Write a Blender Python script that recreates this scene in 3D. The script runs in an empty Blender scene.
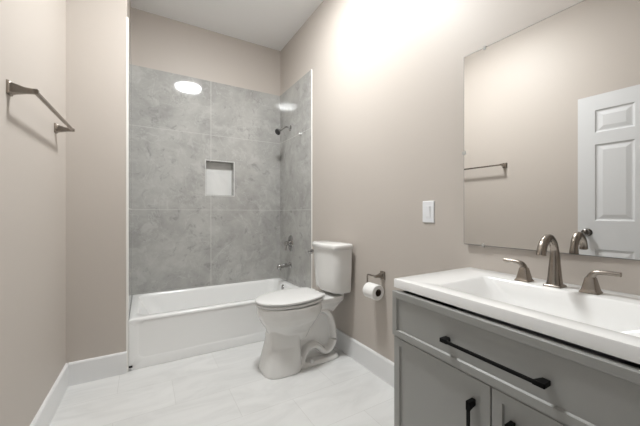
import bpy, bmesh, math
from math import sin, cos, pi, radians
from mathutils import Vector, Matrix

S = bpy.context.scene
C = S.collection

# ------------------------------------------------------------------ camera
cam_d = bpy.data.cameras.new('camera')
cam_d.sensor_width = 36.0
cam_d.lens = 300.0 / 640.0 * 36.0
cam_d.clip_start = 0.02
cam = bpy.data.objects.new('camera', cam_d)
C.objects.link(cam)
cam.location = (0, 0, 1.12)
cam.rotation_euler = (radians(90), 0, radians(-30.5))
S.camera = cam

# ------------------------------------------------------------------ world / exposure
w = bpy.data.worlds.new('world')
S.world = w
w.use_nodes = True
w.node_tree.nodes['Background'].inputs['Color'].default_value = (0.95, 0.97, 1.0, 1)
w.node_tree.nodes['Background'].inputs['Strength'].default_value = 0.3
S.view_settings.view_transform = 'Standard'
S.view_settings.look = 'None'
S.view_settings.gamma = 1
S.view_settings.use_curve_mapping = False
S.view_settings.exposure = 0.0
LAMP = 174.0      # ceiling lamp diffuser strength
HALL_FILL = 4.0  # strength of the added, unseen hall fill light


# ------------------------------------------------------------------ materials
def mat(name, col, rough=0.5, metal=0.0, spec=0.5, coat=0.0):
    m = bpy.data.materials.new(name)
    m.use_nodes = True
    b = m.node_tree.nodes['Principled BSDF']
    b.inputs['Base Color'].default_value = (*col, 1)
    b.inputs['Roughness'].default_value = rough
    b.inputs['Metallic'].default_value = metal
    b.inputs['Specular IOR Level'].default_value = spec
    b.inputs['Coat Weight'].default_value = coat
    return m

def N(m, t, **kw):
    n = m.node_tree.nodes.new(t)
    for k, v in kw.items():
        setattr(n, k, v)
    return n

def L(m, a, b):
    m.node_tree.links.new(a, b)

def ramp(m, fac, stops):
    r = N(m, 'ShaderNodeValToRGB')
    e = r.color_ramp.elements
    while len(e) < len(stops):
        e.new(0.5)
    for i, (p, c) in enumerate(stops):
        e[i].position = p
        e[i].color = (*c, 1) if len(c) == 3 else c
    L(m, fac, r.inputs[0])
    return r

def mapped(m, loc=(0, 0, 0), rot=(0, 0, 0), scale=(1, 1, 1)):
    tc = N(m, 'ShaderNodeTexCoord')
    mp = N(m, 'ShaderNodeMapping')
    mp.inputs['Location'].default_value = loc
    mp.inputs['Rotation'].default_value = rot
    mp.inputs['Scale'].default_value = scale
    L(m, tc.outputs['Object'], mp.inputs[0])
    return mp.outputs[0]

def mix(m, fac, a, b):
    x = N(m, 'ShaderNodeMix', data_type='RGBA')
    if hasattr(fac, 'default_value'):
        L(m, fac, x.inputs[0])
    else:
        x.inputs[0].default_value = fac
    for i, v in ((6, a), (7, b)):
        if isinstance(v, tuple):
            x.inputs[i].default_value = (*v, 1)
        else:
            L(m, v, x.inputs[i])
    return x.outputs[2]

def noise(m, vec, scale, detail=4, dist=0.0, rough=0.5):
    n = N(m, 'ShaderNodeTexNoise')
    n.inputs['Scale'].default_value = scale
    n.inputs['Detail'].default_value = detail
    n.inputs['Distortion'].default_value = dist
    n.inputs['Roughness'].default_value = rough
    L(m, vec, n.inputs['Vector'])
    return n.outputs[0]

def bump(m, h, strength, dist=0.002):
    b = N(m, 'ShaderNodeBump')
    b.inputs['Strength'].default_value = strength
    b.inputs['Distance'].default_value = dist
    L(m, h, b.inputs['Height'])
    L(m, b.outputs[0], m.node_tree.nodes['Principled BSDF'].inputs['Normal'])

def paint(name, col, rough, bs=0.15):
    m = mat(name, col, rough, spec=0.35)
    bump(m, noise(m, mapped(m), 220, 3), bs, 0.0006)
    return m

M = {}
M['wall'] = paint('greige wall paint', (0.53, 0.482, 0.438), 0.5)
M['ceiling'] = paint('white ceiling paint', (0.92, 0.92, 0.92), 0.7)
M['trim'] = mat('white trim paint', (0.80, 0.80, 0.80), 0.35)
M['door'] = mat('white door paint', (0.70, 0.71, 0.72), 0.35)
M['porcelain'] = mat('white porcelain', (0.80, 0.79, 0.77), 0.12, coat=0.4)
M['seat'] = mat('white toilet seat plastic', (0.76, 0.757, 0.745), 0.2)
M['tub'] = mat('white tub enamel', (0.86, 0.86, 0.85), 0.14, coat=0.3)
M['counter'] = mat('white cultured marble', (0.93, 0.93, 0.92), 0.16, coat=0.2)
M['cabinet'] = mat('grey cabinet paint', (0.36, 0.36, 0.345), 0.38)
M['gap_shade'] = mat('black cabinet gap shade', (0.03, 0.03, 0.03), 0.6)  # near-black colour standing in for shade inside the cabinet gaps
M['black'] = mat('matte black metal', (0.005, 0.005, 0.005), 0.55, metal=0.0, spec=0.15)
M['nickel'] = mat('brushed nickel', (0.32, 0.285, 0.25), 0.27, metal=1)
M['chrome'] = mat('polished chrome', (0.45, 0.445, 0.44), 0.1, metal=1)
M['dark_chrome'] = mat('dark shower nozzle rubber', (0.03, 0.03, 0.03), 0.45)
M['mirror'] = mat('mirror silver', (0.86, 0.855, 0.845), 0.0, metal=1)
M['mirror_edge'] = mat('mirror ground edge', (0.16, 0.17, 0.16), 0.3)
M['plastic'] = mat('clear white plastic', (0.8, 0.8, 0.8), 0.25)
M['knob'] = mat('dark satin metal', (0.20, 0.19, 0.18), 0.18, metal=1)
M['clip'] = mat('clear grey clip plastic', (0.48, 0.47, 0.45), 0.2)
M['plate'] = mat('white switch plastic', (0.82, 0.83, 0.85), 0.3)
M['paper'] = mat('white tissue paper', (0.86, 0.85, 0.83), 0.9)
M['card'] = mat('brown cardboard core', (0.10, 0.075, 0.055), 0.9)
M['caulk'] = mat('white tile edging', (0.85, 0.84, 0.81), 0.3)
M['niche'] = mat('pale niche tile', (0.74, 0.74, 0.725), 0.25)
M['gap'] = mat('dark slot between flooring and wall', (0.10, 0.085, 0.07), 0.9)
bump(M['paper'], noise(M['paper'], mapped(M['paper']), 300, 2), 0.3, 0.001)

def emit(name, col, st):
    m = bpy.data.materials.new(name)
    m.use_nodes = True
    b = m.node_tree.nodes['Principled BSDF']
    b.inputs['Base Color'].default_value = (0.9, 0.9, 0.9, 1)
    b.inputs['Emission Color'].default_value = (*col, 1)
    b.inputs['Emission Strength'].default_value = st
    return m
M['lamp'] = emit('ceiling lamp diffuser', (0.98, 1.0, 1.0), LAMP)
M['hall_fill'] = emit('added hall fill light', (1.0, 0.97, 0.94), HALL_FILL)

def shower_tile(name, horiz, joint, seed):
    """large polished grey marble-look tile; horiz = 'X' or 'Y' axis across, joints of 0.79 x 0.785 m"""
    m = mat(name, (0.4, 0.4, 0.4), 0.06, spec=0.6, coat=0.0)
    b = m.node_tree.nodes['Principled BSDF']
    v = mapped(m, loc=(seed, seed * 0.7, seed * 1.3))
    cloud = noise(m, v, 3.4, 10, 0.35, 0.68)
    base = ramp(m, cloud, [(0.32, (0.335, 0.329, 0.316)), (0.5, (0.415, 0.408, 0.391)), (0.70, (0.50, 0.493, 0.471))])
    # smudgy lighter patches with hard-ish borders
    patch = noise(m, v, 6.5, 9, 0.9, 0.72)
    pm = ramp(m, patch, [(0.54, (0, 0, 0)), (0.60, (0.45, 0.45, 0.45)), (0.78, (0.6, 0.6, 0.6))])
    c1 = mix(m, pm.outputs[0], base.outputs[0], (0.53, 0.525, 0.505))
    # dark stains
    st = noise(m, v, 12, 7, 0.6, 0.66)
    sm = ramp(m, st, [(0.57, (0, 0, 0)), (0.70, (0.7, 0.7, 0.7))])
    c2 = mix(m, sm.outputs[0], c1, (0.255, 0.255, 0.245))
    # thin veins: |noise-0.5| small
    vn = noise(m, v, 2.3, 6, 1.1, 0.6)
    s = N(m, 'ShaderNodeMath', operation='SUBTRACT'); L(m, vn, s.inputs[0]); s.inputs[1].default_value = 0.5
    a = N(m, 'ShaderNodeMath', operation='ABSOLUTE'); L(m, s.outputs[0], a.inputs[0])
    vr = ramp(m, a.outputs[0], [(0.0, (0.6, 0.6, 0.6)), (0.007, (0, 0, 0))])
    c3 = mix(m, vr.outputs[0], c2, (0.54, 0.54, 0.52))
    # joints
    tc = N(m, 'ShaderNodeTexCoord'); sp = N(m, 'ShaderNodeSeparateXYZ'); L(m, tc.outputs['Object'], sp.inputs[0])
    def joint_mask(out, off, period, hw):
        q = N(m, 'ShaderNodeMath', operation='SUBTRACT'); L(m, out, q.inputs[0]); q.inputs[1].default_value = off - period / 2
        k = N(m, 'ShaderNodeMath', operation='FLOORED_MODULO'); L(m, q.outputs[0], k.inputs[0]); k.inputs[1].default_value = period
        d = N(m, 'ShaderNodeMath', operation='SUBTRACT'); L(m, k.outputs[0], d.inputs[0]); d.inputs[1].default_value = period / 2
        e = N(m, 'ShaderNodeMath', operation='ABSOLUTE'); L(m, d.outputs[0], e.inputs[0])
        l = N(m, 'ShaderNodeMath', operation='LESS_THAN'); L(m, e.outputs[0], l.inputs[0]); l.inputs[1].default_value = hw
        return l.outputs[0]
    j1 = joint_mask(sp.outputs[0 if horiz == 'X' else 1], joint, 0.79, 0.0028)
    j2 = joint_mask(sp.outputs[2], 1.152, 0.785, 0.0018)
    mx = N(m, 'ShaderNodeMath', operation='MAXIMUM'); L(m, j1, mx.inputs[0]); L(m, j2, mx.inputs[1])
    c4 = mix(m, mx.outputs[0], c3, (0.54, 0.53, 0.51))
    L(m, c4, b.inputs['Base Color'])
    rr = N(m, 'ShaderNodeMath', operation='MULTIPLY_ADD'); L(m, mx.outputs[0], rr.inputs[0]); rr.inputs[1].default_value = 0.6; rr.inputs[2].default_value = 0.055
    L(m, rr.outputs[0], b.inputs['Roughness'])
    return m
M['tile_back'] = shower_tile('grey shower tile back', 'X', 0.611, 3.1)
M['tile_right'] = shower_tile('grey shower tile right', 'Y', 3.289, 7.7)
M['tile_left'] = shower_tile('grey shower tile left', 'Y', 3.289, 11.2)

def floor_mat():
    m = mat('white marble floor tile', (0.8, 0.8, 0.8), 0.3, spec=0.4)
    b = m.node_tree.nodes['Principled BSDF']
    v = mapped(m, scale=(1.0, 2.6, 1), rot=(0, 0, radians(-8)))
    n1 = noise(m, v, 2.2, 7, 1.5, 0.6)
    base = ramp(m, n1, [(0.3, (0.67, 0.67, 0.66)), (0.55, (0.745, 0.745, 0.735)), (0.8, (0.78, 0.78, 0.77))])
    br = N(m, 'ShaderNodeTexBrick')
    br.offset = 0.5
    br.inputs['Scale'].default_value = 1.0
    br.inputs['Mortar Size'].default_value = 0.0014
    br.inputs['Mortar Smooth'].default_value = 0.3
    br.inputs['Brick Width'].default_value = 0.61
    br.inputs['Row Height'].default_value = 0.30
    br.inputs['Color1'].default_value = (1, 1, 1, 1)
    br.inputs['Color2'].default_value = (0.93, 0.93, 0.93, 1)
    br.inputs['Mortar'].default_value = (0.80, 0.79, 0.78, 1)
    L(m, mapped(m, loc=(-0.165 + 0.61 * 4, -0.14 + 0.6 * 3 + 0.3, 0)), br.inputs['Vector'])
    mm = N(m, 'ShaderNodeMix', data_type='RGBA', blend_type='MULTIPLY')
    mm.inputs[0].default_value = 1
    L(m, base.outputs[0], mm.inputs[6]); L(m, br.outputs['Color'], mm.inputs[7])
    L(m, mm.outputs[2], b.inputs['Base Color'])
    return m
M['floor'] = floor_mat()

def marble_niche():
    m = M['niche']
    v = mapped(m)
    r = ramp(m, noise(m, v, 5, 6, 1), [(0.3, (0.68, 0.68, 0.665)), (0.7, (0.78, 0.78, 0.765))])
    L(m, r.outputs[0], m.node_tree.nodes['Principled BSDF'].inputs['Base Color'])
marble_niche()

# ------------------------------------------------------------------ mesh helpers
def obj(name, bm, m, parent=None, smooth=False, bevel=0, segs=2, angle=40, loc=None):
    bmesh.ops.recalc_face_normals(bm, faces=bm.faces[:])
    me = bpy.data.meshes.new(name)
    bm.to_mesh(me); bm.free()
    ms = m if isinstance(m, (list, tuple)) else [m]
    for k in ms:
        me.materials.append(k)
    if smooth:
        me.shade_smooth() if hasattr(me, 'shade_smooth') else None
        for p in me.polygons:
            p.use_smooth = True
    o = bpy.data.objects.new(name, me)
    C.objects.link(o)
    if parent:
        o.parent = parent
    if loc:
        o.location = loc
    if bevel:
        b = o.modifiers.new('bevel', 'BEVEL')
        b.width = bevel; b.segments = segs; b.limit_method = 'ANGLE'; b.angle_limit = radians(angle)
        b.harden_normals = True
        for p in me.polygons:
            p.use_smooth = True
        try:
            me.set_sharp_from_angle(angle=radians(angle))
        except Exception:
            pass
    elif smooth:
        try:
            me.set_sharp_from_angle(angle=radians(angle))
        except Exception:
            pass
    return o

def box(bm, a, b, mi=0):
    (x0, y0, z0), (x1, y1, z1) = a, b
    vs = [bm.verts.new(p) for p in ((x0,y0,z0),(x1,y0,z0),(x1,y1,z0),(x0,y1,z0),(x0,y0,z1),(x1,y0,z1),(x1,y1,z1),(x0,y1,z1))]
    fs = []
    for f in ((0,3,2,1),(4,5,6,7),(0,1,5,4),(1,2,6,5),(2,3,7,6),(3,0,4,7)):
        fc = bm.faces.new([vs[i] for i in f]); fc.material_index = mi; fs.append(fc)
    return fs

def loft(bm, rings, cap0=True, cap1=True, mi=0, closed=True):
    R = [[bm.verts.new(p) for p in r] for r in rings]
    n = len(R[0])
    for a, b in zip(R, R[1:]):
        for i in range(n if closed else n - 1):
            j = (i + 1) % n
            f = bm.faces.new((a[i], a[j], b[j], b[i])); f.material_index = mi
    if cap0:
        f = bm.faces.new(R[0][::-1]); f.material_index = mi
    if cap1:
        f = bm.faces.new(R[-1]); f.material_index = mi
    return R

def catmull(pts, n=8):
    P = [Vector(p) for p in pts]
    P = [P[0] * 2 - P[1]] + P + [P[-1] * 2 - P[-2]]
    out = []
    for i in range(1, len(P) - 2):
        for k in range(n):
            t = k / n
            a, b, c, d = P[i-1], P[i], P[i+1], P[i+2]
            out.append(0.5 * ((2*b) + (c-a)*t + (2*a-5*b+4*c-d)*t*t + (3*b-a-3*c+d)*t**3))
    out.append(P[-2])
    return out

def sweep(bm, path, prof, n=16, up=(0, 0, 1), mi=0, power=2.0):
    """sweep an ellipse / superellipse. prof(t)->(ra, rb): ra along side axis, rb along the other"""
    path = [Vector(p) for p in path]
    rings = []
    up = Vector(up)
    for i, p in enumerate(path):
        a = path[max(i-1, 0)]; b = path[min(i+1, len(path)-1)]
        t = (b - a).normalized()
        s = t.cross(up)
        if s.length < 1e-4:
            s = t.cross(Vector((1, 0, 0)))
        s.normalize()
        q = s.cross(t).normalized()
        ra, rb = prof(i / (len(path) - 1)) if callable(prof) else prof
        ring = []
        for k in range(n):
            th = 2 * pi * k / n + pi / n
            cx, sx = cos(th), sin(th)
            e = 2.0 / power
            ring.append(p + s * ra * math.copysign(abs(cx)**e, cx) + q * rb * math.copysign(abs(sx)**e, sx))
        rings.append(ring)
    loft(bm, rings, mi=mi)

def lathe(bm, prof, origin, axis='Z', n=32, mi=0):
    """prof: list of (radius, height along axis)"""
    o = Vector(origin)
    if isinstance(axis, str):
        ax = {'X': Vector((1,0,0)), 'Y': Vector((0,1,0)), 'Z': Vector((0,0,1))}[axis]
    else:
        ax = Vector(axis).normalized()
    s = ax.cross(Vector((0.3, 0.2, 1))) if abs(ax.z) < 0.9 else ax.cross(Vector((1, 0, 0)))
    s.normalize(); q = ax.cross(s)
    rings = [[o + ax * h + (s * cos(2*pi*k/n) + q * sin(2*pi*k/n)) * max(r, 1e-5) for k in range(n)] for r, h in prof]
    loft(bm, rings, mi=mi)

def rrect(hx, hy, r, n=6):
    """rounded rectangle outline, centred, counter-clockwise"""
    out = []
    for cx, cy, a0 in ((hx-r, hy-r, 0), (-hx+r, hy-r, 90), (-hx+r, -hy+r, 180), (hx-r, -hy+r, 270)):
        for k in range(n + 1):
            a = radians(a0 + 90 * k / n)
            out.append((cx + r * cos(a), cy + r * sin(a)))
    return out

def empty(name, label, cat, loc=(0,0,0), rotz=0, group=None):
    o = bpy.data.objects.new(name, None)
    C.objects.link(o); o.location = loc; o.rotation_euler = (0, 0, rotz)
    o.empty_display_size = 0.1
    o['label'] = label; o['category'] = cat
    if group: o['group'] = group
    return o

def tag(o, label, cat, group=None):
    o['label'] = label; o['category'] = cat
    if group: o['group'] = group
    return o

def struct(name, bm, m, label, cat, **kw):
    o = obj(name, bm, m, **kw)
    o['kind'] = 'structure'; o['label'] = label; o['category'] = cat
    return o

# ------------------------------------------------------------------ room constants
XR = 1.40          # painted right wall
YB = 3.30          # painted back wall
YJ = 2.504         # return wall facing the camera
ZC = 3.036
YF = -0.75         # wall behind the camera
SL = 0.0245        # slight skew of left wall
def xl(y): return -0.431 - SL * (YJ - y)
DY0, DY1, DZ = -0.55, 0.23, 2.085       # doorway in left wall, behind the camera

# ------------------------------------------------------------------ shell
bm = bmesh.new(); box(bm, (-1.9, YF - 0.12, -0.08), (XR + 0.12, YB + 0.2, 0.0))
struct('floor', bm, M['floor'], 'white marble-look tile floor', 'floor')
bm = bmesh.new(); box(bm, (-1.9, YF - 0.12, ZC), (XR + 0.12, YB + 0.2, ZC + 0.08))
struct('ceiling', bm, M['ceiling'], 'flat white ceiling', 'ceiling')
bm = bmesh.new(); box(bm, (XR, YF - 0.12, 0), (XR + 0.12, YB + 0.2, ZC))
struct('wall_right', bm, M['wall'], 'long beige wall behind the toilet and vanity', 'wall')
bm = bmesh.new(); box(bm, (-1.9, YF - 0.12, 0), (XR, YF, ZC))
struct('wall_front', bm, M['wall'], 'beige wall behind the camera', 'wall')
# niche opening
NX0, NX1, NZ0, NZ1, ND = 0.559, 0.851, 1.305, 1.67, 0.095
def holed_y(bm, x0, x1, z0, z1, y0, y1):
    box(bm, (x0, y0, z0), (NX0, y1, z1)); box(bm, (NX1, y0, z0), (x1, y1, z1))
    box(bm, (NX0, y0, z0), (NX1, y1, NZ0)); box(bm, (NX0, y0, NZ1), (NX1, y1, z1))
bm = bmesh.new(); holed_y(bm, -0.10, XR, 0, ZC, YB, YB + 0.084); box(bm, (-0.10, YB + 0.084, 0), (XR, YB + 0.2, ZC))
struct('wall_back', bm, M['wall'], 'beige back wall above the grey shower tile', 'wall')
# tile skins in the alcove
ZT0, ZT1 = 0.35, 2.50
bm = bmesh.new(); holed_y(bm, -0.09, XR - 0.01, ZT0, ZT1, 3.289, YB)
wtb = struct('wall_tiled_back', bm, M['tile_back'], 'grey marble tiled back wall of the tub alcove', 'tiled wall')
bm = bmesh.new(); box(bm, (XR - 0.01, 2.526, ZT0), (XR, YB, ZT1))
struct('wall_tiled_right', bm, M['tile_right'], 'grey marble tiled wall carrying the shower fittings', 'tiled wall')
bm = bmesh.new(); box(bm, (-0.10, YJ + 0.012, 0.0), (-0.09, YB, ZT1))
struct('wall_tiled_left', bm, M['tile_left'], 'narrow sliver of grey tile on the left alcove side', 'tiled wall')
# niche lining
bm = bmesh.new()
yb = 3.289 + ND
box(bm, (NX0, yb - 0.006, NZ0), (NX1, yb, NZ1))
obj('niche_back', bm, M['niche'], wtb)
bm = bmesh.new()
t = 0.005
box(bm, (NX0, 3.289, NZ0), (NX0 + t, yb - 0.006, NZ1)); box(bm, (NX1 - t, 3.289, NZ0), (NX1, yb - 0.006, NZ1))
box(bm, (NX0 + t, 3.289, NZ1 - t), (NX1 - t, yb - 0.006, NZ1)); box(bm, (NX0 + t, 3.289, NZ0), (NX1 - t, yb - 0.006, NZ0 + t))
obj('niche_lining', bm, M['tile_back'], wtb)
bm = bmesh.new()
e = 0.005
for a, b in (((NX0 - e, NZ0 - e), (NX0, NZ1 + e)), ((NX1, NZ0 - e), (NX1 + e, NZ1 + e)), ((NX0, NZ0 - e), (NX1, NZ0)), ((NX0, NZ1), (NX1, NZ1 + e))):
    box(bm, (a[0], 3.2865, a[1]), (b[0], 3.2895, b[1]))
obj('niche_edging', bm, M['niche'], wtb)
# return wall (faces the camera) + left side of alcove
bm = bmesh.new(); box(bm, (-0.62, YJ, 0), (-0.10, YB + 0.2, ZC))
struct('wall_alcove', bm, M['wall'], 'short beige return wall left of the tub', 'wall')
# left wall, skewed, with doorway
def skew_box(bm, y0, y1, z0, z1, d0, d1):
    """box against the left wall: d = distance into the room from its face"""
    ps = [(xl(y0)+d0, y0), (xl(y0)+d1, y0), (xl(y1)+d1, y1), (xl(y1)+d0, y1)]
    loft(bm, [[(x, y, z0) for x, y in ps], [(x, y, z1) for x, y in ps]])
bm = bmesh.new()
skew_box(bm, YF, DY0, 0, ZC, -0.12, 0); skew_box(bm, DY1, YJ, 0, ZC, -0.12, 0); skew_box(bm, DY0, DY1, DZ, ZC, -0.12, 0)
struct('wall_left', bm, M['wall'], 'beige left wall carrying the towel bar', 'wall')
# hall stub beyond the doorway
bm = bmesh.new(); box(bm, (-1.9, YF, 0), (-1.8, 1.2, ZC)); box(bm, (-1.8, 1.1, 0), (xl(1.2) - 0.12, 1.2, ZC))
struct('wall_hall', bm, M['wall'], 'beige hall wall beyond the doorway', 'wall')
# door casing
bm = bmesh.new()
for d0, d1 in ((0.0, 0.014),):
    skew_box(bm, DY0 - 0.06, DY0, 0, DZ + 0.06, d0, d1); skew_box(bm, DY0, DY1, DZ, DZ + 0.06, d0, d1)
skew_box(bm, DY0, DY0 + 0.018, 0, DZ, -0.12, 0); skew_box(bm, DY1 - 0.018, DY1, 0, DZ, -0.12, 0)
skew_box(bm, DY0 + 0.018, DY1 - 0.018, DZ - 0.018, DZ, -0.12, 0)
struct('trim_3', bm, M['trim'], 'white casing around the doorway', 'trim')

# tile edging strips
bm = bmesh.new(); box(bm, (XR - 0.0108, 2.521, 0.36), (XR, 2.526, ZT1 + 0.002))
struct('trim_1', bm, M['caulk'], 'white vertical edging where shower tile meets the right wall', 'trim', bevel=0.001)
bm = bmesh.new(); box(bm, (-0.104, YJ - 0.002, 0.0), (-0.0895, YJ + 0.012, ZT1 - 0.003))
struct('trim_2', bm, M['caulk'], 'white vertical edging on the left corner of the tub alcove', 'trim', bevel=0.001)

# baseboards
def board(name, p0, p1, nrm, label, h=0.15, th=0.014):
    """board from p0 to p1, thickness toward nrm"""
    p0 = Vector((*p0, 0)); p1 = Vector((*p1, 0)); n = Vector((*nrm, 0)).normalized()
    prof = [(0, 0), (th, 0), (th, h - 0.012), (th - 0.004, h - 0.004), (th - 0.008, h), (0, h)]
    bm = bmesh.new()
    loft(bm, [[p + n * a + Vector((0, 0, z)) for a, z in prof] for p in (p0, p1)])
    return struct(name, bm, M['trim'], label, 'baseboard')
board('baseboard_right', (XR, 0.915), (XR, 2.515), (-1, 0), 'white baseboard along the right wall behind the toilet')
board('baseboard_left', (xl(1.2), 1.2), (xl(YJ), YJ), (1, 0), 'white baseboard along the left wall under the towel bar')
board('baseboard_left_rear', (xl(DY1), DY1), (xl(1.2), 1.2), (1, 0), 'white baseboard behind the open door')
board('baseboard_alcove', (xl(YJ) + 0.014, YJ), (-0.10, YJ), (0, -1), 'white baseboard on the short return wall')

# ------------------------------------------------------------------ ceiling lamp
def ceiling_lamp(name, label, x, y, r, mdiff, z=ZC):
    t = empty(name, label, 'ceiling light', (x, y, z))
    bm = bmesh.new()
    lathe(bm, [(r*0.94, 0.0), (r, -0.006), (r, -0.022), (r*0.965, -0.027), (r*0.93, -0.024), (r*0.92, -0.010), (r*0.2, -0.008)], (0,0,0), 'Z', 64)
    obj('rim', bm, M['plastic'], t, smooth=True)
    bm = bmesh.new()
    lathe(bm, [(r*0.90, -0.016), (r*0.90, -0.032), (r*0.875, -0.040), (r*0.6, -0.049), (r*0.3, -0.053), (0.0, -0.054)], (0,0,0), 'Z', 64)
    obj('diffuser', bm, mdiff, t, smooth=True, angle=80)
    return t
ceiling_lamp('ceiling_light', 'round white flush light in the middle of the bathroom ceiling', 0.585, 1.68, 0.185, M['lamp'])
ceiling_lamp('ceiling_light', 'added unseen fill light on the hall ceiling beyond the doorway', -1.2, 0.0, 0.16, M['hall_fill'])  # added out of view as weak fill through the doorway

# ------------------------------------------------------------------ bathtub
def tub():
    t = empty('bathtub', 'white alcove bathtub with paneled apron below grey tile', 'bathtub', (0.645, 2.517, 0))
    # local coords: x -0.735..0.745 , y 0..0.769
    x0, x1, y0, y1 = -0.735, 0.744, 0.0, 0.768
    zr = 0.362
    bm = bmesh.new()
    cx, cy = (x0 + x1) / 2, (y0 + y1) / 2
    hx, hy = (x1 - x0) / 2, (y1 - y0) / 2
    def ring(hx_, hy_, r, z, dx=0.0, dy=0.0):
        return [(cx + dx + a, cy + dy + b, z) for a, b in rrect(hx_, hy_, r, 10)]
    rings = [ring(hx - 0.022, hy - 0.022, 0.004, 0.06), ring(hx - 0.022, hy - 0.022, 0.004, zr - 0.024), ring(hx, hy, 0.004, zr - 0.020), ring(hx, hy, 0.004, zr - 0.012), ring(hx - 0.002, hy - 0.002, 0.004, zr - 0.004), ring(hx - 0.008, hy - 0.008, 0.006, zr)]
    # inner: rim widths  front .075, back .045, left .06 , right .085
    ix0, ix1, iy0, iy1 = x0 + 0.055, x1 - 0.075, y0 + 0.07, y1 - 0.04
    def inner(ins, r, z, left=0.0):
        a0, a1, b0, b1 = ix0 + ins + left, ix1 - ins, iy0 + ins, iy1 - ins
        return [((a0+a1)/2 + a, (b0+b1)/2 + b, z) for a, b in rrect((a1-a0)/2, (b1-b0)/2, r, 10)]
    rings += [inner(-0.006, 0.10, zr), inner(0.0, 0.10, zr - 0.004), inner(0.008, 0.10, zr - 0.016), inner(0.014, 0.10, zr - 0.04),
              inner(0.035, 0.11, 0.20, 0.05), inner(0.055, 0.12, 0.10, 0.11), inner(0.09, 0.13, 0.065, 0.14), inner(0.14, 0.12, 0.055, 0.16)]
    loft(bm, rings)
    obj('basin', bm, M['tub'], t, smooth=True, angle=50)
    # apron with a raised border and recessed panel
    bm = bmesh.new()
    ax0, ax1, az0, az1 = x0, x1, 0.0, 0.345
    def fr(ix, iz0, iz1, r, y):
        a0, a1, b0, b1 = ax0 + ix, ax1 - ix, az0 + iz0, az1 - iz1
        return [((a0+a1)/2 + a, y, (b0+b1)/2 + b) for a, b in rrect((a1-a0)/2, (b1-b0)/2, r, 8)]
    yo = 0.0005
    loft(bm, [fr(0, 0, 0, 0.002, 0.05), fr(0, 0, 0, 0.002, yo + 0.003), fr(0.002, 0.002, 0.002, 0.003, yo),
              fr(0.055, 0.068, 0.004, 0.045, yo), fr(0.060, 0.075, 0.006, 0.042, yo + 0.0035), fr(0.064, 0.080, 0.03, 0.04, yo + 0.0045)])
    obj('apron', bm, M['tub'], t, smooth=True, angle=50)
    # overflow plate
    bm = bmesh.new()
    lathe(bm, [(0.0, 0.016), (0.018, 0.015), (0.031, 0.010), (0.034, 0.004), (0.034, -0.01)], (ix1 - 0.010, cy + 0.10, 0.312), (-1, 0, 0.12), 28)
    obj('overflow_plate', bm, M['chrome'], t, smooth=True)
    bm = bmesh.new()
    lathe(bm, [(0.028, 0.0), (0.028, 0.003), (0.02, 0.004), (0.0, 0.004)], (ix1 - 0.25, cy + 0.01, 0.055), 'Z', 28)
    obj('drain', bm, M['chrome'], t, smooth=True)
    return t
tub()
bm = bmesh.new(); box(bm, (-0.092, 2.503, 0.026), (-0.066, 2.520, 0.034))  # small black piece at the apron's lower left corner
tag(obj('block', bm, M['black'], bevel=0.001), 'tiny black shim at the left foot of the tub apron', 'block')

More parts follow.
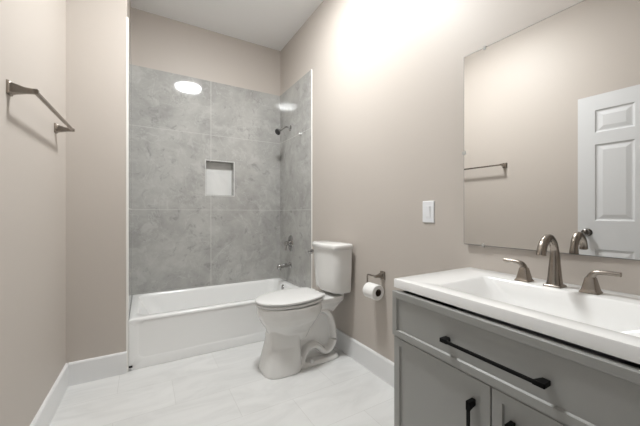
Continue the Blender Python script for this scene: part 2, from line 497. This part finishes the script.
# ------------------------------------------------------------------ toilet
def toilet():
    YT = 2.02
    t = empty('toilet', 'white two-piece toilet against the right wall', 'toilet', (XR, YT, 0), pi)
    # local: +x = away from wall (world -x), y flipped
    def egg(front, back, hw, z, c=0.47, pf=2.0, pb=2.4, n=48, dz=0.0, clamp=0.0):
        out = []
        for k in range(n):
            a = 2 * pi * k / n
            ca, sa = cos(a), sin(a)
            p = pf if ca > 0 else pb
            R_ = (front - c) if ca > 0 else (c - back)
            x = max(c + R_ * math.copysign(abs(ca) ** (2/p), ca), clamp)
            y = hw * math.copysign(abs(sa) ** (2/p), sa)
            out.append((x, y, z + dz * (front - x)))
        return out
    bm = bmesh.new()
    # bowl
    loft(bm, [egg(0.60, 0.34, 0.085, 0.20, 0.50), egg(0.635, 0.31, 0.105, 0.26, 0.50), egg(0.656, 0.28, 0.135, 0.305, 0.49),
              egg(0.684, 0.255, 0.160, 0.345, 0.48), egg(0.705, 0.235, 0.175, 0.385, 0.47), egg(0.715, 0.225, 0.182, 0.42, 0.47), egg(0.717, 0.22, 0.183, 0.455, 0.47), egg(0.713, 0.225, 0.179, 0.464, 0.47)])
    # front pedestal column
    def col(x0, x1, hw, z, p=3.2, n=40):
        c = (x0 + x1) / 2
        return [(c + (x1-x0)/2 * math.copysign(abs(cos(2*pi*k/n))**(2/p), cos(2*pi*k/n)), hw * math.copysign(abs(sin(2*pi*k/n))**(2/p), sin(2*pi*k/n)), z) for k in range(n)]
    loft(bm, [col(0.405, 0.690, 0.143, 0.0), col(0.405, 0.688, 0.142, 0.02), col(0.405, 0.670, 0.127, 0.10), col(0.405, 0.650, 0.111, 0.18), col(0.405, 0.638, 0.106, 0.27), col(0.42, 0.64, 0.10, 0.33)])
    # rear foot
    loft(bm, [col(0.075, 0.50, 0.112, 0.0, 4), col(0.075, 0.50, 0.110, 0.018, 4), col(0.09, 0.50, 0.10, 0.030, 4)])
    # core wall
    loft(bm, [col(0.12, 0.50, 0.034, 0.0, 6), col(0.12, 0.50, 0.034, 0.30, 6), col(0.14, 0.50, 0.05, 0.42, 6)])
    # trapway
    pts = [(0.40, 0, 0.01), (0.385, 0, 0.07), (0.345, 0, 0.118), (0.29, 0, 0.128), (0.245, 0, 0.098), (0.205, 0, 0.066), (0.155, 0, 0.075), (0.122, 0, 0.13), (0.125, 0, 0.21), (0.140, 0, 0.29), (0.175, 0, 0.355), (0.23, 0, 0.385), (0.29, 0, 0.36), (0.36, 0, 0.30)]
    sweep(bm, catmull(pts, 6), (0.088, 0.026), 20, up=(0.001, 0, 1), power=2.6)
    # deck under the tank
    loft(bm, [col(0.13, 0.30, 0.06, 0.36, 4), col(0.06, 0.34, 0.095, 0.41, 4), col(0.035, 0.36, 0.125, 0.445, 4), col(0.03, 0.36, 0.130, 0.478, 4), col(0.04, 0.30, 0.125, 0.485, 4)])
    # tank seat gussets
    for s in (-1, 1):
        sweep(bm, [(0.15, s*0.075, 0.37), (0.10, s*0.09, 0.43), (0.06, s*0.10, 0.50)], (0.010, 0.014), 12)
    o = obj('bowl', bm, M['porcelain'], t)
    r = o.modifiers.new('remesh', 'REMESH'); r.mode = 'VOXEL'; r.voxel_size = 0.0045; r.use_smooth_shade = True
    s = o.modifiers.new('smooth', 'SMOOTH'); s.factor = 0.5; s.iterations = 3
    # bolt caps
    for s in (-1, 1):
        bm = bmesh.new()
        lathe(bm, [(0.013, 0.0), (0.013, 0.012), (0.010, 0.022), (0.0, 0.025)], (0.335, s * 0.097, 0.024), 'Z', 20)
        obj('bolt_cap', bm, M['seat'], t, smooth=True)
    # seat + lid
    def slab(z0, z1, front, back, hw, e, dz, pb):
        def egg2(f_, b_, h_, z_, c_, p1, p2, dz):
            return egg(f_, b_ - 0.085, h_, z_, c_, p1, 2.0, dz=dz, clamp=b_)
        return [egg2(front - e, back + e, hw - e, z0, 0.47, 2.0, pb, dz=dz), egg2(front, back, hw, z0 + e, 0.47, 2.0, pb, dz=dz), egg2(front, back, hw, z1 - e, 0.47, 2.0, pb, dz=dz),
                egg2(front - e*0.4, back + e*0.4, hw - e*0.4, z1 - e*0.3, 0.47, 2.0, pb, dz=dz), egg2(front - e*1.3, back + e*1.3, hw - e*1.3, z1, 0.47, 2.0, pb, dz=dz)]
    bm = bmesh.new()
    rs = slab(0.466, 0.484, 0.722, 0.255, 0.182, 0.005, 0.02, 3.0)
    loft(bm, rs)
    obj('seat', bm, M['seat'], t, smooth=True, angle=60)
    bm = bmesh.new()
    rs = slab(0.488, 0.507, 0.726, 0.250, 0.185, 0.006, 0.03, 3.0)
    # gentle dome
    top = rs[-1]
    cxm = sum(p[0] for p in top) / len(top)
    for f, dzz in ((0.8, 0.003), (0.5, 0.006), (0.2, 0.0075)):
        rs.append([(cxm + (p[0]-cxm)*f, p[1]*f, 0.507 + 0.03*(0.726 - (cxm + (p[0]-cxm)*f)) + dzz) for p in top])
    loft(bm, rs)
    obj('lid', bm, M['seat'], t, smooth=True, angle=60)
    for s in (-1, 1):
        bm = bmesh.new()
        loft(bm, [[(0.24 + a, s*0.075 + b, z) for a, b in rrect(0.022 - q, 0.026 - q, 0.008)] for z, q in ((0.478, 0), (0.505, 0), (0.512, 0.004))])
        obj('hinge', bm, M['seat'], t, smooth=True)
    # tank : bowed front
    def tk(d0, d1, hw, z, bow=0.018, n=10):
        pts = []
        # back side corners, small radius ; front bowed
        pts += [(d0, -hw + 0.012), (d0 + 0.010, -hw)]
        r = 0.062
        for k in range(7):
            a = radians(-90 + 90 * k / 6)
            pts.append((d1 - bow - r + r*cos(a), -hw + r + r*sin(a)))
        for k in range(1, n):
            y = (-hw + r) + (2*(hw - r)) * k / n
            pts.append((d1 - bow + bow * (1 - (y/(hw - r))**2), y))
        for k in range(7):
            a = radians(0 + 90 * k / 6)
            pts.append((d1 - bow - r + r*cos(a), hw - r + r*sin(a)))
        pts += [(d0 + 0.010, hw), (d0, hw - 0.012)]
        return [(x, y, z) for x, y in pts]
    bm = bmesh.new()
    loft(bm, [tk(0.045, 0.170, 0.155, 0.508), tk(0.034, 0.186, 0.170, 0.516), tk(0.030, 0.193, 0.174, 0.532), tk(0.028, 0.203, 0.180, 0.70), tk(0.028, 0.208, 0.183, 0.846)])
    obj('tank', bm, M['porcelain'], t, smooth=True, angle=50)
    bm = bmesh.new()
    loft(bm, [tk(0.026, 0.212, 0.187, 0.846), tk(0.024, 0.218, 0.191, 0.850), tk(0.024, 0.218, 0.191, 0.872), tk(0.027, 0.213, 0.187, 0.881), tk(0.035, 0.200, 0.177, 0.886)])
    obj('tank_lid', bm, M['porcelain'], t, smooth=True, angle=60)
    # lever on the far front corner (local y negative = world +y)
    bm = bmesh.new()
    lathe(bm, [(0.0, 0.014), (0.013, 0.013), (0.016, 0.006), (0.016, -0.006)], (0.197, -0.150, 0.806), 'X', 20)
    sweep(bm, catmull([(0.214, -0.150, 0.806), (0.228, -0.152, 0.805), (0.233, -0.13, 0.801), (0.232, -0.095, 0.796)], 5), lambda q: (0.006 + 0.003*q, 0.006), 12)
    obj('flush_lever', bm, M['chrome'], t, smooth=True)
    return t
toilet()

# ------------------------------------------------------------------ vanity cabinet
def deepen(root):
    """the vanity front is very slightly out of parallel with the wall behind it"""
    def walk(o):
        if o.type == 'MESH':
            for v in o.data.vertices:
                v.co.x -= 0.042 * (0.906 - v.co.y) * max(0.0, min(1.0, (1.399 - v.co.x) / 0.511))
        for c in o.children:
            walk(c)
    walk(root)
VY0, VY1, VX = 0.086, 0.906, 0.878     # front face plane x
def shaker(name, parent, y0, y1, z0, z1, border, x_front, th=0.019, rec=0.007, m=None):
    """framed panel facing -x, in world coordinates"""
    bm = bmesh.new()
    def r(ins, x):
        a0, a1, b0, b1 = y0 + ins, y1 - ins, z0 + ins, z1 - ins
        return [(x, a0, b0), (x, a1, b0), (x, a1, b1), (x, a0, b1)]
    loft(bm, [r(0, x_front + th), r(0, x_front + 0.0015), r(0.0015, x_front), r(border, x_front), r(border + 0.0035, x_front + rec)])
    return obj(name, bm, m or M['cabinet'], parent)

def bar_pull(parent, p0, p1, horizontal):
    """flat black bar pull with wedge feet; p0,p1 = centre points of the two feet on the face"""
    bm = bmesh.new()
    out = 0.032
    a = Vector(p0); b = Vector(p1)
    d = (b - a).normalized()
    ex = 0.006
    side = Vector((0, 0, 1)) if horizontal else Vector((0, 1, 0))
    nrm = Vector((-1, 0, 0))
    def bx(c0, c1, hs, n0, n1):
        ps = []
        for c in (c0, c1):
            for s_, nn in ((-hs, n0), (hs, n0), (hs, n1), (-hs, n1)):
                ps.append(c + side * s_ + nrm * nn)
        loft(bm, [ps[:4], ps[4:]])
    bx(a - d*ex, b + d*ex, 0.0048, out - 0.007, out)
    for c, sg in ((a, 1), (b, -1)):
        # wedge foot widening towards the bar
        lo = [c + d*sg*(-0.006) - side*0.0065, c + d*sg*0.012 - side*0.0065, c + d*sg*0.012 + side*0.0065, c + d*sg*(-0.006) + side*0.0065]
        hi = [c + d*sg*(-0.006) - side*0.0065 + nrm*out, c + d*sg*0.022 - side*0.0065 + nrm*out, c + d*sg*0.022 + side*0.0065 + nrm*out, c + d*sg*(-0.006) + side*0.0065 + nrm*out]
        loft(bm, [lo, hi])
    return obj('handle', bm, M['black'], parent, bevel=0.0008, segs=1)

def vanity():
    t = empty('vanity_cabinet', 'grey bathroom vanity cabinet with black bar pulls under the white sink top', 'cabinet', (0, 0, 0))
    yc = (VY0 + VY1) / 2
    xb = XR - 0.003
    bm = bmesh.new()
    # carcass: sides, back, bottom, toe, top rails
    box(bm, (VX + 0.006, VY1 - 0.018, 0.0), (xb, VY1 - 0.004, 0.798)); box(bm, (VX + 0.006, VY0, 0.0), (xb, VY0 + 0.018, 0.798))
    box(bm, (xb - 0.012, VY0 + 0.018, 0.09), (xb, VY1 - 0.018, 0.66)); box(bm, (VX + 0.022, VY0 + 0.018, 0.09), (xb - 0.012, VY1 - 0.018, 0.108))
    box(bm, (VX + 0.06, VY0 + 0.018, 0.0), (VX + 0.075, VY1 - 0.018, 0.09))
    # face frame
    box(bm, (VX + 0.021, VY0 + 0.018, 0.770), (VX + 0.035, VY1 - 0.018, 0.798))
    box(bm, (VX + 0.006, VY0 + 0.018, 0.6185), (VX + 0.026, VY1 - 0.018, 0.6255))
    obj('carcass', bm, M['cabinet'], t, bevel=0.001, segs=1)
    bm = bmesh.new()
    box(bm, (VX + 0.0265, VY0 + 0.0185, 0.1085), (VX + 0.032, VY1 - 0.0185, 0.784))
    obj('gap_shade_panel', bm, M['gap_shade'], t)  # black sheet behind the fronts, paints the shade seen through their gaps
    # drawer front, proud
    d = shaker('drawer', t, VY0, VY1, 0.626, 0.804, 0.024, VX - 0.002, th=0.022)
    bar_pull(d, (VX + 0.005, 0.646, 0.703), (VX + 0.005, 0.352, 0.703), True)
    # doors
    for y0, y1, hy in ((yc + 0.0018, VY1 - 0.004, yc + 0.058), (VY0 + 0.004, yc - 0.0018, yc - 0.058)):
        dr = shaker('door', t, y0, y1, 0.10, 0.618, 0.030, VX + 0.004, th=0.020)
        bar_pull(dr, (VX + 0.0115, hy, 0.545), (VX + 0.0115, hy, 0.35), False)
    return t
deepen(vanity())

# ------------------------------------------------------------------ sink top
def sink_top():
    t = empty('sink_top', 'white rectangular sink top with integral basin on the grey vanity', 'sink', (0, 0, 0))
    X0, X1, Y0, Y1, Z0, Z1 = 0.888, XR - 0.001, 0.060, 0.910, 0.8165, 0.851
    bm = bmesh.new()
    cx, cy = (X0+X1)/2, (Y0+Y1)/2
    def r(ins, rad, z):
        return [(cx + a, cy + b, z) for a, b in rrect((X1-X0)/2 - ins, (Y1-Y0)/2 - ins, rad, 8)]
    bx0, bx1, by0, by1 = 0.953, 1.262, 0.150, 0.752
    def q(a0, a1, b0, b1, rad, z):
        return [((a0+a1)/2 + a, (b0+b1)/2 + b, z) for a, b in rrect((a1-a0)/2, (b1-b0)/2, rad, 8)]
    rings = [q(bx0 - 0.03, bx1 + 0.03, by0 - 0.03, by1 + 0.03, 0.03, Z0), r(0.0, 0.003, Z0), r(0.0, 0.003, Z1 - 0.003), r(0.001, 0.003, Z1 - 0.0008), r(0.003, 0.003, Z1),
             q(bx0 - 0.003, bx1 + 0.003, by0 - 0.003, by1 + 0.003, 0.022, Z1), q(bx0, bx1, by0, by1, 0.022, Z1 - 0.001), q(bx0 + 0.005, bx1 - 0.004, by0 + 0.008, by1 - 0.008, 0.022, Z1 - 0.006),
             q(bx0 + 0.012, bx1 - 0.010, by0 + 0.05, by1 - 0.05, 0.04, Z1 - 0.045), q(bx0 + 0.022, bx1 - 0.018, by0 + 0.10, by1 - 0.09, 0.07, Z1 - 0.085),
             q(bx0 + 0.04, bx1 - 0.035, by0 + 0.13, by1 - 0.12, 0.07, Z1 - 0.100), q(bx0 + 0.12, bx1 - 0.12, by0 + 0.21, by1 - 0.21, 0.03, Z1 - 0.108)]
    outer = [q(bx0 + 0.11, bx1 - 0.11, by0 + 0.20, by1 - 0.20, 0.03, Z1 - 0.118), q(bx0 + 0.03, bx1 - 0.025, by0 + 0.12, by1 - 0.12, 0.045, Z1 - 0.113), q(bx0 - 0.002, bx1 + 0.002, by0 + 0.04, by1 - 0.04, 0.03, Z1 - 0.05), ]
    loft(bm, outer + rings)
    obj('basin', bm, M['counter'], t, smooth=True, angle=35)
    bm = bmesh.new()
    lathe(bm, [(0.022, 0), (0.022, 0.003), (0.016, 0.004), (0.0, 0.006)], ((bx0+bx1)/2, (by0+by1)/2, Z1 - 0.108), 'Z', 24)
    obj('drain', bm, M['nickel'], t, smooth=True)
    return t
deepen(sink_top())

# ------------------------------------------------------------------ faucet
def faucet():
    t = empty('faucet', 'brushed nickel widespread faucet with high arched spout on the white sink top', 'faucet', (1.303, 0.512, 0.851))
    def base(bm, hw, z0, ofs=0.0):
        loft(bm, [[(a + ofs, b, z) for a, b in rrect(h, h, rr, 4)] for h, rr, z in ((hw, 0.004, 0.0), (hw, 0.004, 0.004), (hw - 0.003, 0.004, 0.008))])
    bm = bmesh.new()
    base(bm, 0.0275, 0)
    # tapered square column that turns into round arch
    path = catmull([(0, 0, 0.006), (0, 0, 0.03), (0, 0, 0.075), (0.0, 0, 0.12), (-0.011, 0, 0.155), (-0.045, 0, 0.180), (-0.082, 0, 0.164), (-0.099, 0, 0.138), (-0.103, 0, 0.120)], 7)
    def pr(q):
        if q < 0.42:
            k = q / 0.42
            s = 0.0225 * (1 - k) ** 1.3 + 0.0125
            s = 0.0122 + (0.0245 - 0.0122) * max(0, 1 - k * 0.98)
            return (s, s)
        k = (q - 0.42) / 0.58
        return (0.0122 + 0.0020*k, 0.0122 + 0.0016*k)
    sweep(bm, path, pr, 20, up=(0.001, 1, 0), power=2.7)
    obj('spout', bm, M['nickel'], t, smooth=True, angle=60)
    for sgn, dy, turn in ((1, 0.103, 0.0), (-1, -0.103, 0.0)):
        bm = bmesh.new()
        c = Vector((0.0, dy, 0))
        loft(bm, [[(a, dy + b, z) for a, b in rrect(h, h, rr, 4)] for h, rr, z in ((0.0255, 0.004, 0.0), (0.0255, 0.004, 0.004), (0.022, 0.004, 0.008), (0.0205, 0.004, 0.014), (0.0165, 0.004, 0.034), (0.0138, 0.004, 0.048), (0.0125, 0.004, 0.052))])
        h = obj('handle', bm, M['nickel'], t, smooth=True, angle=50)
        bm = bmesh.new()
        sweep(bm, catmull([(0, dy, 0.044), (0, dy + sgn*0.002, 0.056), (0, dy + sgn*0.012, 0.068), (0, dy + sgn*0.032, 0.0725), (0, dy + sgn*0.074, 0.073)], 6),
              lambda q: ((0.0125 - 0.001*q), (0.0125 - 0.0050*min(1, q*1.6))), 16, up=(0, 0.001, 1), power=3.0)
        obj('lever', bm, M['nickel'], h, smooth=True, angle=60)
    return t
faucet()

# ------------------------------------------------------------------ mirror
MA = radians(1.0)
def mirror():
    t = empty('mirror', 'large frameless wall mirror above the vanity', 'mirror', (1.3915, 0.493, 0), MA)
    # local: y along width (-0.43..0.435)
    bm = bmesh.new()
    w0, w1, z0, z1 = -0.43, 0.434, 0.967, 1.897
    box(bm, (-0.002, w0, z0), (0.0, w1, z1))
    fs = obj('glass', bm, [M['mirror']], t)
    bm = bmesh.new(); box(bm, (0.0, w0 - 0.0018, z0 - 0.0022), (0.003, w1 + 0.0026, z1 + 0.0026))
    obj('backing', bm, M['mirror_edge'], t)
    for y, z, vert in ((0.330, z1, 1), (w1, 1.419, 0), (0.337, z0, 1), (-0.30, z1, 1), (-0.30, z0, 1)):
        bm = bmesh.new()
        if vert:
            sg = 1 if z == z1 else -1
            box(bm, (-0.0045, y - 0.006, min(z - sg*0.009, z + sg*0.009)), (-0.0021, y + 0.006, max(z - sg*0.009, z + sg*0.009)))
            box(bm, (-0.0045, y - 0.006, min(z + sg*0.002, z + sg*0.009)), (0.006 - sin(MA)*0 , y + 0.006, max(z + sg*0.002, z + sg*0.009)))
        else:
            box(bm, (-0.0045, y - 0.009, z - 0.008), (-0.0021, y + 0.009, z + 0.008))
            box(bm, (-0.0045, y + 0.002, z - 0.006), (0.009, y + 0.009, z + 0.006))
        obj('clip', bm, M['clip'], t, bevel=0.0008, segs=1)
mirror()

# ------------------------------------------------------------------ light switch
def switch():
    t = empty('light_switch', 'white rocker light switch plate on the wall between toilet and mirror', 'switch', (XR, 1.158, 1.127), pi)
    bm = bmesh.new()
    loft(bm, [[(x, a, b) for a, b in rrect(0.040 - i, 0.0615 - i, 0.004)] for x, i in ((0.0, 0), (0.0035, 0), (0.006, 0.003))])
    obj('plate', bm, M['plate'], t, smooth=True, angle=30)
    bm = bmesh.new()
    loft(bm, [[(x, a, b) for a, b in rrect(0.0175 - i, 0.034 - i, 0.0015)] for x, i in ((0.006, 0), (0.0075, 0.0), (0.0078, 0.001), (0.0072, 0.0015), (0.0072, 0.003))])
    loft(bm, [[(0.006, -0.014, -0.030), (0.006, 0.014, -0.030), (0.006, 0.014, 0.030), (0.006, -0.014, 0.030)], [(0.0075, -0.014, -0.030), (0.0075, 0.014, -0.030), (0.0115, 0.014, 0.030), (0.0115, -0.014, 0.030)]])
    obj('rocker', bm, M['plate'], t)
    for z in (-0.048, 0.048):
        bm = bmesh.new()
        lathe(bm, [(0.003, 0.0055), (0.003, 0.0066), (0.0, 0.0070)], (0, 0, z), 'X', 12)
        obj('screw', bm, M['plate'], t, smooth=True)
switch()

# ------------------------------------------------------------------ towel bar
def towel_bar():
    ang = math.atan(SL)
    y0, y1 = 1.622, 2.258
    t = empty('towel_bar', 'brushed nickel towel bar on the left wall', 'towel bar', (xl(y0), y0, 1.607), -ang)
    Lh = (y1 - y0) / cos(ang)
    for yy in (0, Lh):
        bm = bmesh.new()
        def rq(x, hy, hz, dz=0.0):
            return [(x, yy + a, b + dz) for a, b in rrect(hy, hz, min(hy, hz) * 0.25, 3)]
        loft(bm, [rq(0.0, 0.023, 0.027), rq(0.006, 0.023, 0.027), rq(0.009, 0.019, 0.022), rq(0.018, 0.016, 0.019, 0.0), rq(0.05, 0.011, 0.011, -0.001), rq(0.072, 0.0095, 0.0095, 0.0), rq(0.086, 0.0095, 0.0095, 0.001), rq(0.089, 0.007, 0.007, 0.001)])
        obj('post', bm, M['nickel'], t, smooth=True, angle=40)
    bm = bmesh.new()
    sweep(bm, [(0.079, 0.0, 0.0), (0.079, Lh, 0.0)], (0.0075, 0.0075), 16, power=4)
    obj('rail', bm, M['nickel'], t, smooth=True)
towel_bar()

# ------------------------------------------------------------------ toilet paper holder + roll
def holder():
    t = empty('toilet_paper_holder', 'brushed nickel hook holder on the wall beside the vanity', 'toilet paper holder', (XR, 1.535, 0.697), pi)
    bm = bmesh.new()
    def rq(x, hy, hz):
        return [(x, a, b) for a, b in rrect(hy, hz, min(hy, hz) * 0.25, 3)]
    loft(bm, [rq(0.0, 0.023, 0.029), rq(0.006, 0.023, 0.029), rq(0.009, 0.018, 0.022), rq(0.020, 0.014, 0.017), rq(0.045, 0.009, 0.010), rq(0.060, 0.008, 0.008), rq(0.072, 0.008, 0.008)])
    obj('post', bm, M['nickel'], t, smooth=True, angle=40)
    bm = bmesh.new()
    # local y negative = world +y (away from camera)
    sweep(bm, [(0.065, 0.006, 0.0), (0.065, -0.060, 0.0), (0.065, -0.076, 0.0), (0.065, -0.083, -0.004), (0.065, -0.086, -0.012), (0.065, -0.086, -0.075), (0.065, -0.083, -0.083), (0.065, -0.075, -0.086), (0.065, 0.03, -0.086)], (0.0052, 0.0052), 14, up=(1, 0, 0), power=2.6)
    obj('arm', bm, M['nickel'], t, smooth=True)
holder()
def roll():
    # core rests on the rod (rod centre z = 0.614, rod radius ~0.005)
    cz = 0.697 - 0.086 + 0.0052 - 0.0228
    t = empty('toilet_paper_roll', 'white toilet paper roll hanging on the nickel holder', 'toilet paper', (XR - 0.065, 1.508, cz))
    bm = bmesh.new()
    R0, r0, ln = 0.051, 0.024, 0.104
    n = 40
    rings = []
    for rr, yy in ((r0, 0.0), (R0 - 0.003, 0.0), (R0, 0.003), (R0, ln - 0.003), (R0 - 0.003, ln), (r0, ln)):
        rings.append([(rr*cos(2*pi*k/n), yy, rr*sin(2*pi*k/n)) for k in range(n)])
    loft(bm, rings, cap0=False, cap1=False)
    obj('sheet_wrap', bm, M['paper'], t, smooth=True)
    bm = bmesh.new()
    rings = []
    for rr, yy in ((r0, 0.0005), (r0, ln - 0.0005), (r0 - 0.0012, ln - 0.0005), (r0 - 0.0012, 0.0005), (r0, 0.0005)):
        rings.append([(rr*cos(2*pi*k/n), yy, rr*sin(2*pi*k/n)) for k in range(n)])
    loft(bm, rings, cap0=False, cap1=False)
    bmesh.ops.remove_doubles(bm, verts=bm.verts[:], dist=1e-6)
    obj('core', bm, M['card'], t, smooth=True)
roll()

# ------------------------------------------------------------------ shower fittings
XT = XR - 0.01
def fittings():
    # shower head
    t = empty('showerhead', 'chrome shower head with dark face high on the tiled right wall', 'shower head', (XT, 3.00, 2.05), pi)
    bm = bmesh.new()
    lathe(bm, [(0.030, 0.0), (0.029, 0.005), (0.020, 0.009), (0.011, 0.012)], (0, 0, 0), 'X', 24)
    obj('escutcheon', bm, M['chrome'], t, smooth=True)
    bm = bmesh.new()
    sweep(bm, catmull([(0.002, 0, 0), (0.04, 0, 0.008), (0.075, 0, -0.006), (0.115, 0, -0.040)], 6), (0.0105, 0.0105), 12, up=(0, 1, 0.001))
    obj('shower_arm', bm, M['chrome'], t, smooth=True)
    bm = bmesh.new()
    ax = Vector((0.80, 0.30, -0.52)).normalized()
    o = Vector((0.110, 0, -0.036))
    lathe(bm, [(0.011, 0.0), (0.014, 0.008), (0.012, 0.018), (0.018, 0.026), (0.031, 0.044), (0.036, 0.052), (0.036, 0.058), (0.030, 0.060)], o, ax, 28)
    h = obj('head', bm, M['chrome'], t, smooth=True)
    bm = bmesh.new()
    lathe(bm, [(0.032, 0.058), (0.032, 0.0635), (0.027, 0.066), (0.0, 0.067)], o, ax, 28)
    obj('spray_face', bm, M['dark_chrome'], h, smooth=True)
    # hook
    bm = bmesh.new()
    lathe(bm, [(0.012, 0.0), (0.013, 0.006), (0.008, 0.012), (0.008, 0.018), (0.012, 0.023), (0.009, 0.028), (0.0, 0.030)], (XT, 2.735, 1.925), (-1, 0, 0), 16)
    tag(obj('wall_knob', bm, M['seat'], smooth=True), 'tiny white wall knob on the tile beside the shower head', 'knob')
    # valve
    t = empty('shower_valve', 'round chrome shower valve with a lever above the tub spout', 'shower valve', (XT, 2.985, 0.79), pi)
    bm = bmesh.new()
    n = 36
    rings = []
    for rr, x in ((1.0, 0.0), (1.0, 0.004), (0.93, 0.009), (0.4, 0.013)):
        rings.append([(x, 0.062*rr*cos(2*pi*k/n), 0.088*rr*sin(2*pi*k/n)) for k in range(n)])
    loft(bm, rings)
    obj('escutcheon', bm, M['chrome'], t, smooth=True)
    bm = bmesh.new()
    lathe(bm, [(0.036, 0.008), (0.034, 0.03), (0.024, 0.036), (0.022, 0.048), (0.027, 0.054), (0.024, 0.070), (0.0, 0.073)], (0, 0, 0), 'X', 24)
    sweep(bm, catmull([(0.060, 0, 0.0), (0.064, 0.012, -0.035), (0.072, 0.020, -0.072)], 5), lambda q: (0.010 - 0.002*q, 0.008), 10)
    obj('handle', bm, M['chrome'], t, smooth=True)
    # spout
    t = empty('tub_spout', 'chrome tub spout low on the tiled wall above the tub', 'tub spout', (XT, 3.00, 0.548), pi)
    bm = bmesh.new()
    def sp(x, ry, rz, dz):
        return [(x, ry*cos(2*pi*k/24), dz + rz*sin(2*pi*k/24)) for k in range(24)]
    loft(bm, [sp(0.0, 0.030, 0.032, 0), sp(0.008, 0.030, 0.032, 0), sp(0.014, 0.022, 0.023, 0.002), sp(0.08, 0.020, 0.021, 0.002), sp(0.12, 0.022, 0.026, -0.004), sp(0.143, 0.022, 0.028, -0.010), sp(0.150, 0.017, 0.022, -0.012)])
    lathe(bm, [(0.015, 0.0), (0.014, -0.016), (0.0, -0.017)], (0.125, 0, -0.028), 'Z', 18)
    obj('body', bm, M['chrome'], t, smooth=True)
fittings()

# ------------------------------------------------------------------ open door (seen in the mirror)
def door():
    ang = -math.atan(SL)
    W, H, T = 0.762, 2.045, 0.035
    t = empty('door_1', 'white six-panel door folded open against the left wall', 'door', (xl(DY1 + 0.01) + 0.080, DY1 + 0.01, 0.018), ang)
    t['kind'] = 'structure'
    st = 0.108; mull = 0.095
    pw = (W - 2*st - mull) / 2
    rows = [(0.245, 0.815), (1.040, 1.650), (1.745, 1.925)]
    cols = [(st, st + pw), (st + pw + mull, W - st)]
    bm = bmesh.new()
    ys = sorted({0, W, *[c for q in cols for c in q]}); zs = sorted({0, H, *[c for q in rows for c in q]})
    for x, sg in ((T, 1), (0.0, -1)):
        for i in range(len(ys) - 1):
            for j in range(len(zs) - 1):
                y0, y1, z0, z1 = ys[i], ys[i+1], zs[j], zs[j+1]
                if (y0, y1) in cols and (z0, z1) in rows:
                    def r(ins, dx):
                        return [(x + sg*dx, y0+ins, z0+ins), (x + sg*dx, y1-ins, z0+ins), (x + sg*dx, y1-ins, z1-ins), (x + sg*dx, y0+ins, z1-ins)]
                    loft(bm, [r(0, 0), r(0.006, -0.006), r(0.012, -0.009), r(0.020, -0.009), r(0.048, -0.002)], cap0=False)
                else:
                    bm.faces.new([bm.verts.new(p) for p in ((x, y0, z0), (x, y1, z0), (x, y1, z1), (x, y0, z1))])
    for a, b, c, d in (((0,0,0),(T,0,0),(T,0,H),(0,0,H)), ((0,W,0),(T,W,0),(T,W,H),(0,W,H)), ((0,0,H),(T,0,H),(T,W,H),(0,W,H)), ((0,0,0),(T,0,0),(T,W,0),(0,W,0))):
        bm.faces.new([bm.verts.new(p) for p in (a, b, c, d)])
    bmesh.ops.remove_doubles(bm, verts=bm.verts[:], dist=1e-5)
    obj('panel', bm, M['door'], t)
    for sg, x in ((1, T), (-1, 0.0)):
        bm = bmesh.new()
        k = 1 if sg > 0 else 0.78
        lathe(bm, [(0.032, 0.0), (0.031, 0.005*k), (0.014, 0.010*k), (0.012, 0.028*k), (0.022, 0.036*k), (0.028, 0.048*k), (0.026, 0.060*k), (0.015, 0.068*k), (0.0, 0.070*k)], (x, W - 0.062, 0.945), (sg, 0, 0), 28)
        obj('knob', bm, M['knob'], t, smooth=True)
    for z in (0.2, 1.0, 1.83):
        bm = bmesh.new()
        lathe(bm, [(0.006, -0.045), (0.006, 0.045)], (T/2, -0.006, z), 'Z', 12)
        obj('hinge', bm, M['nickel'], t, smooth=True)
door()
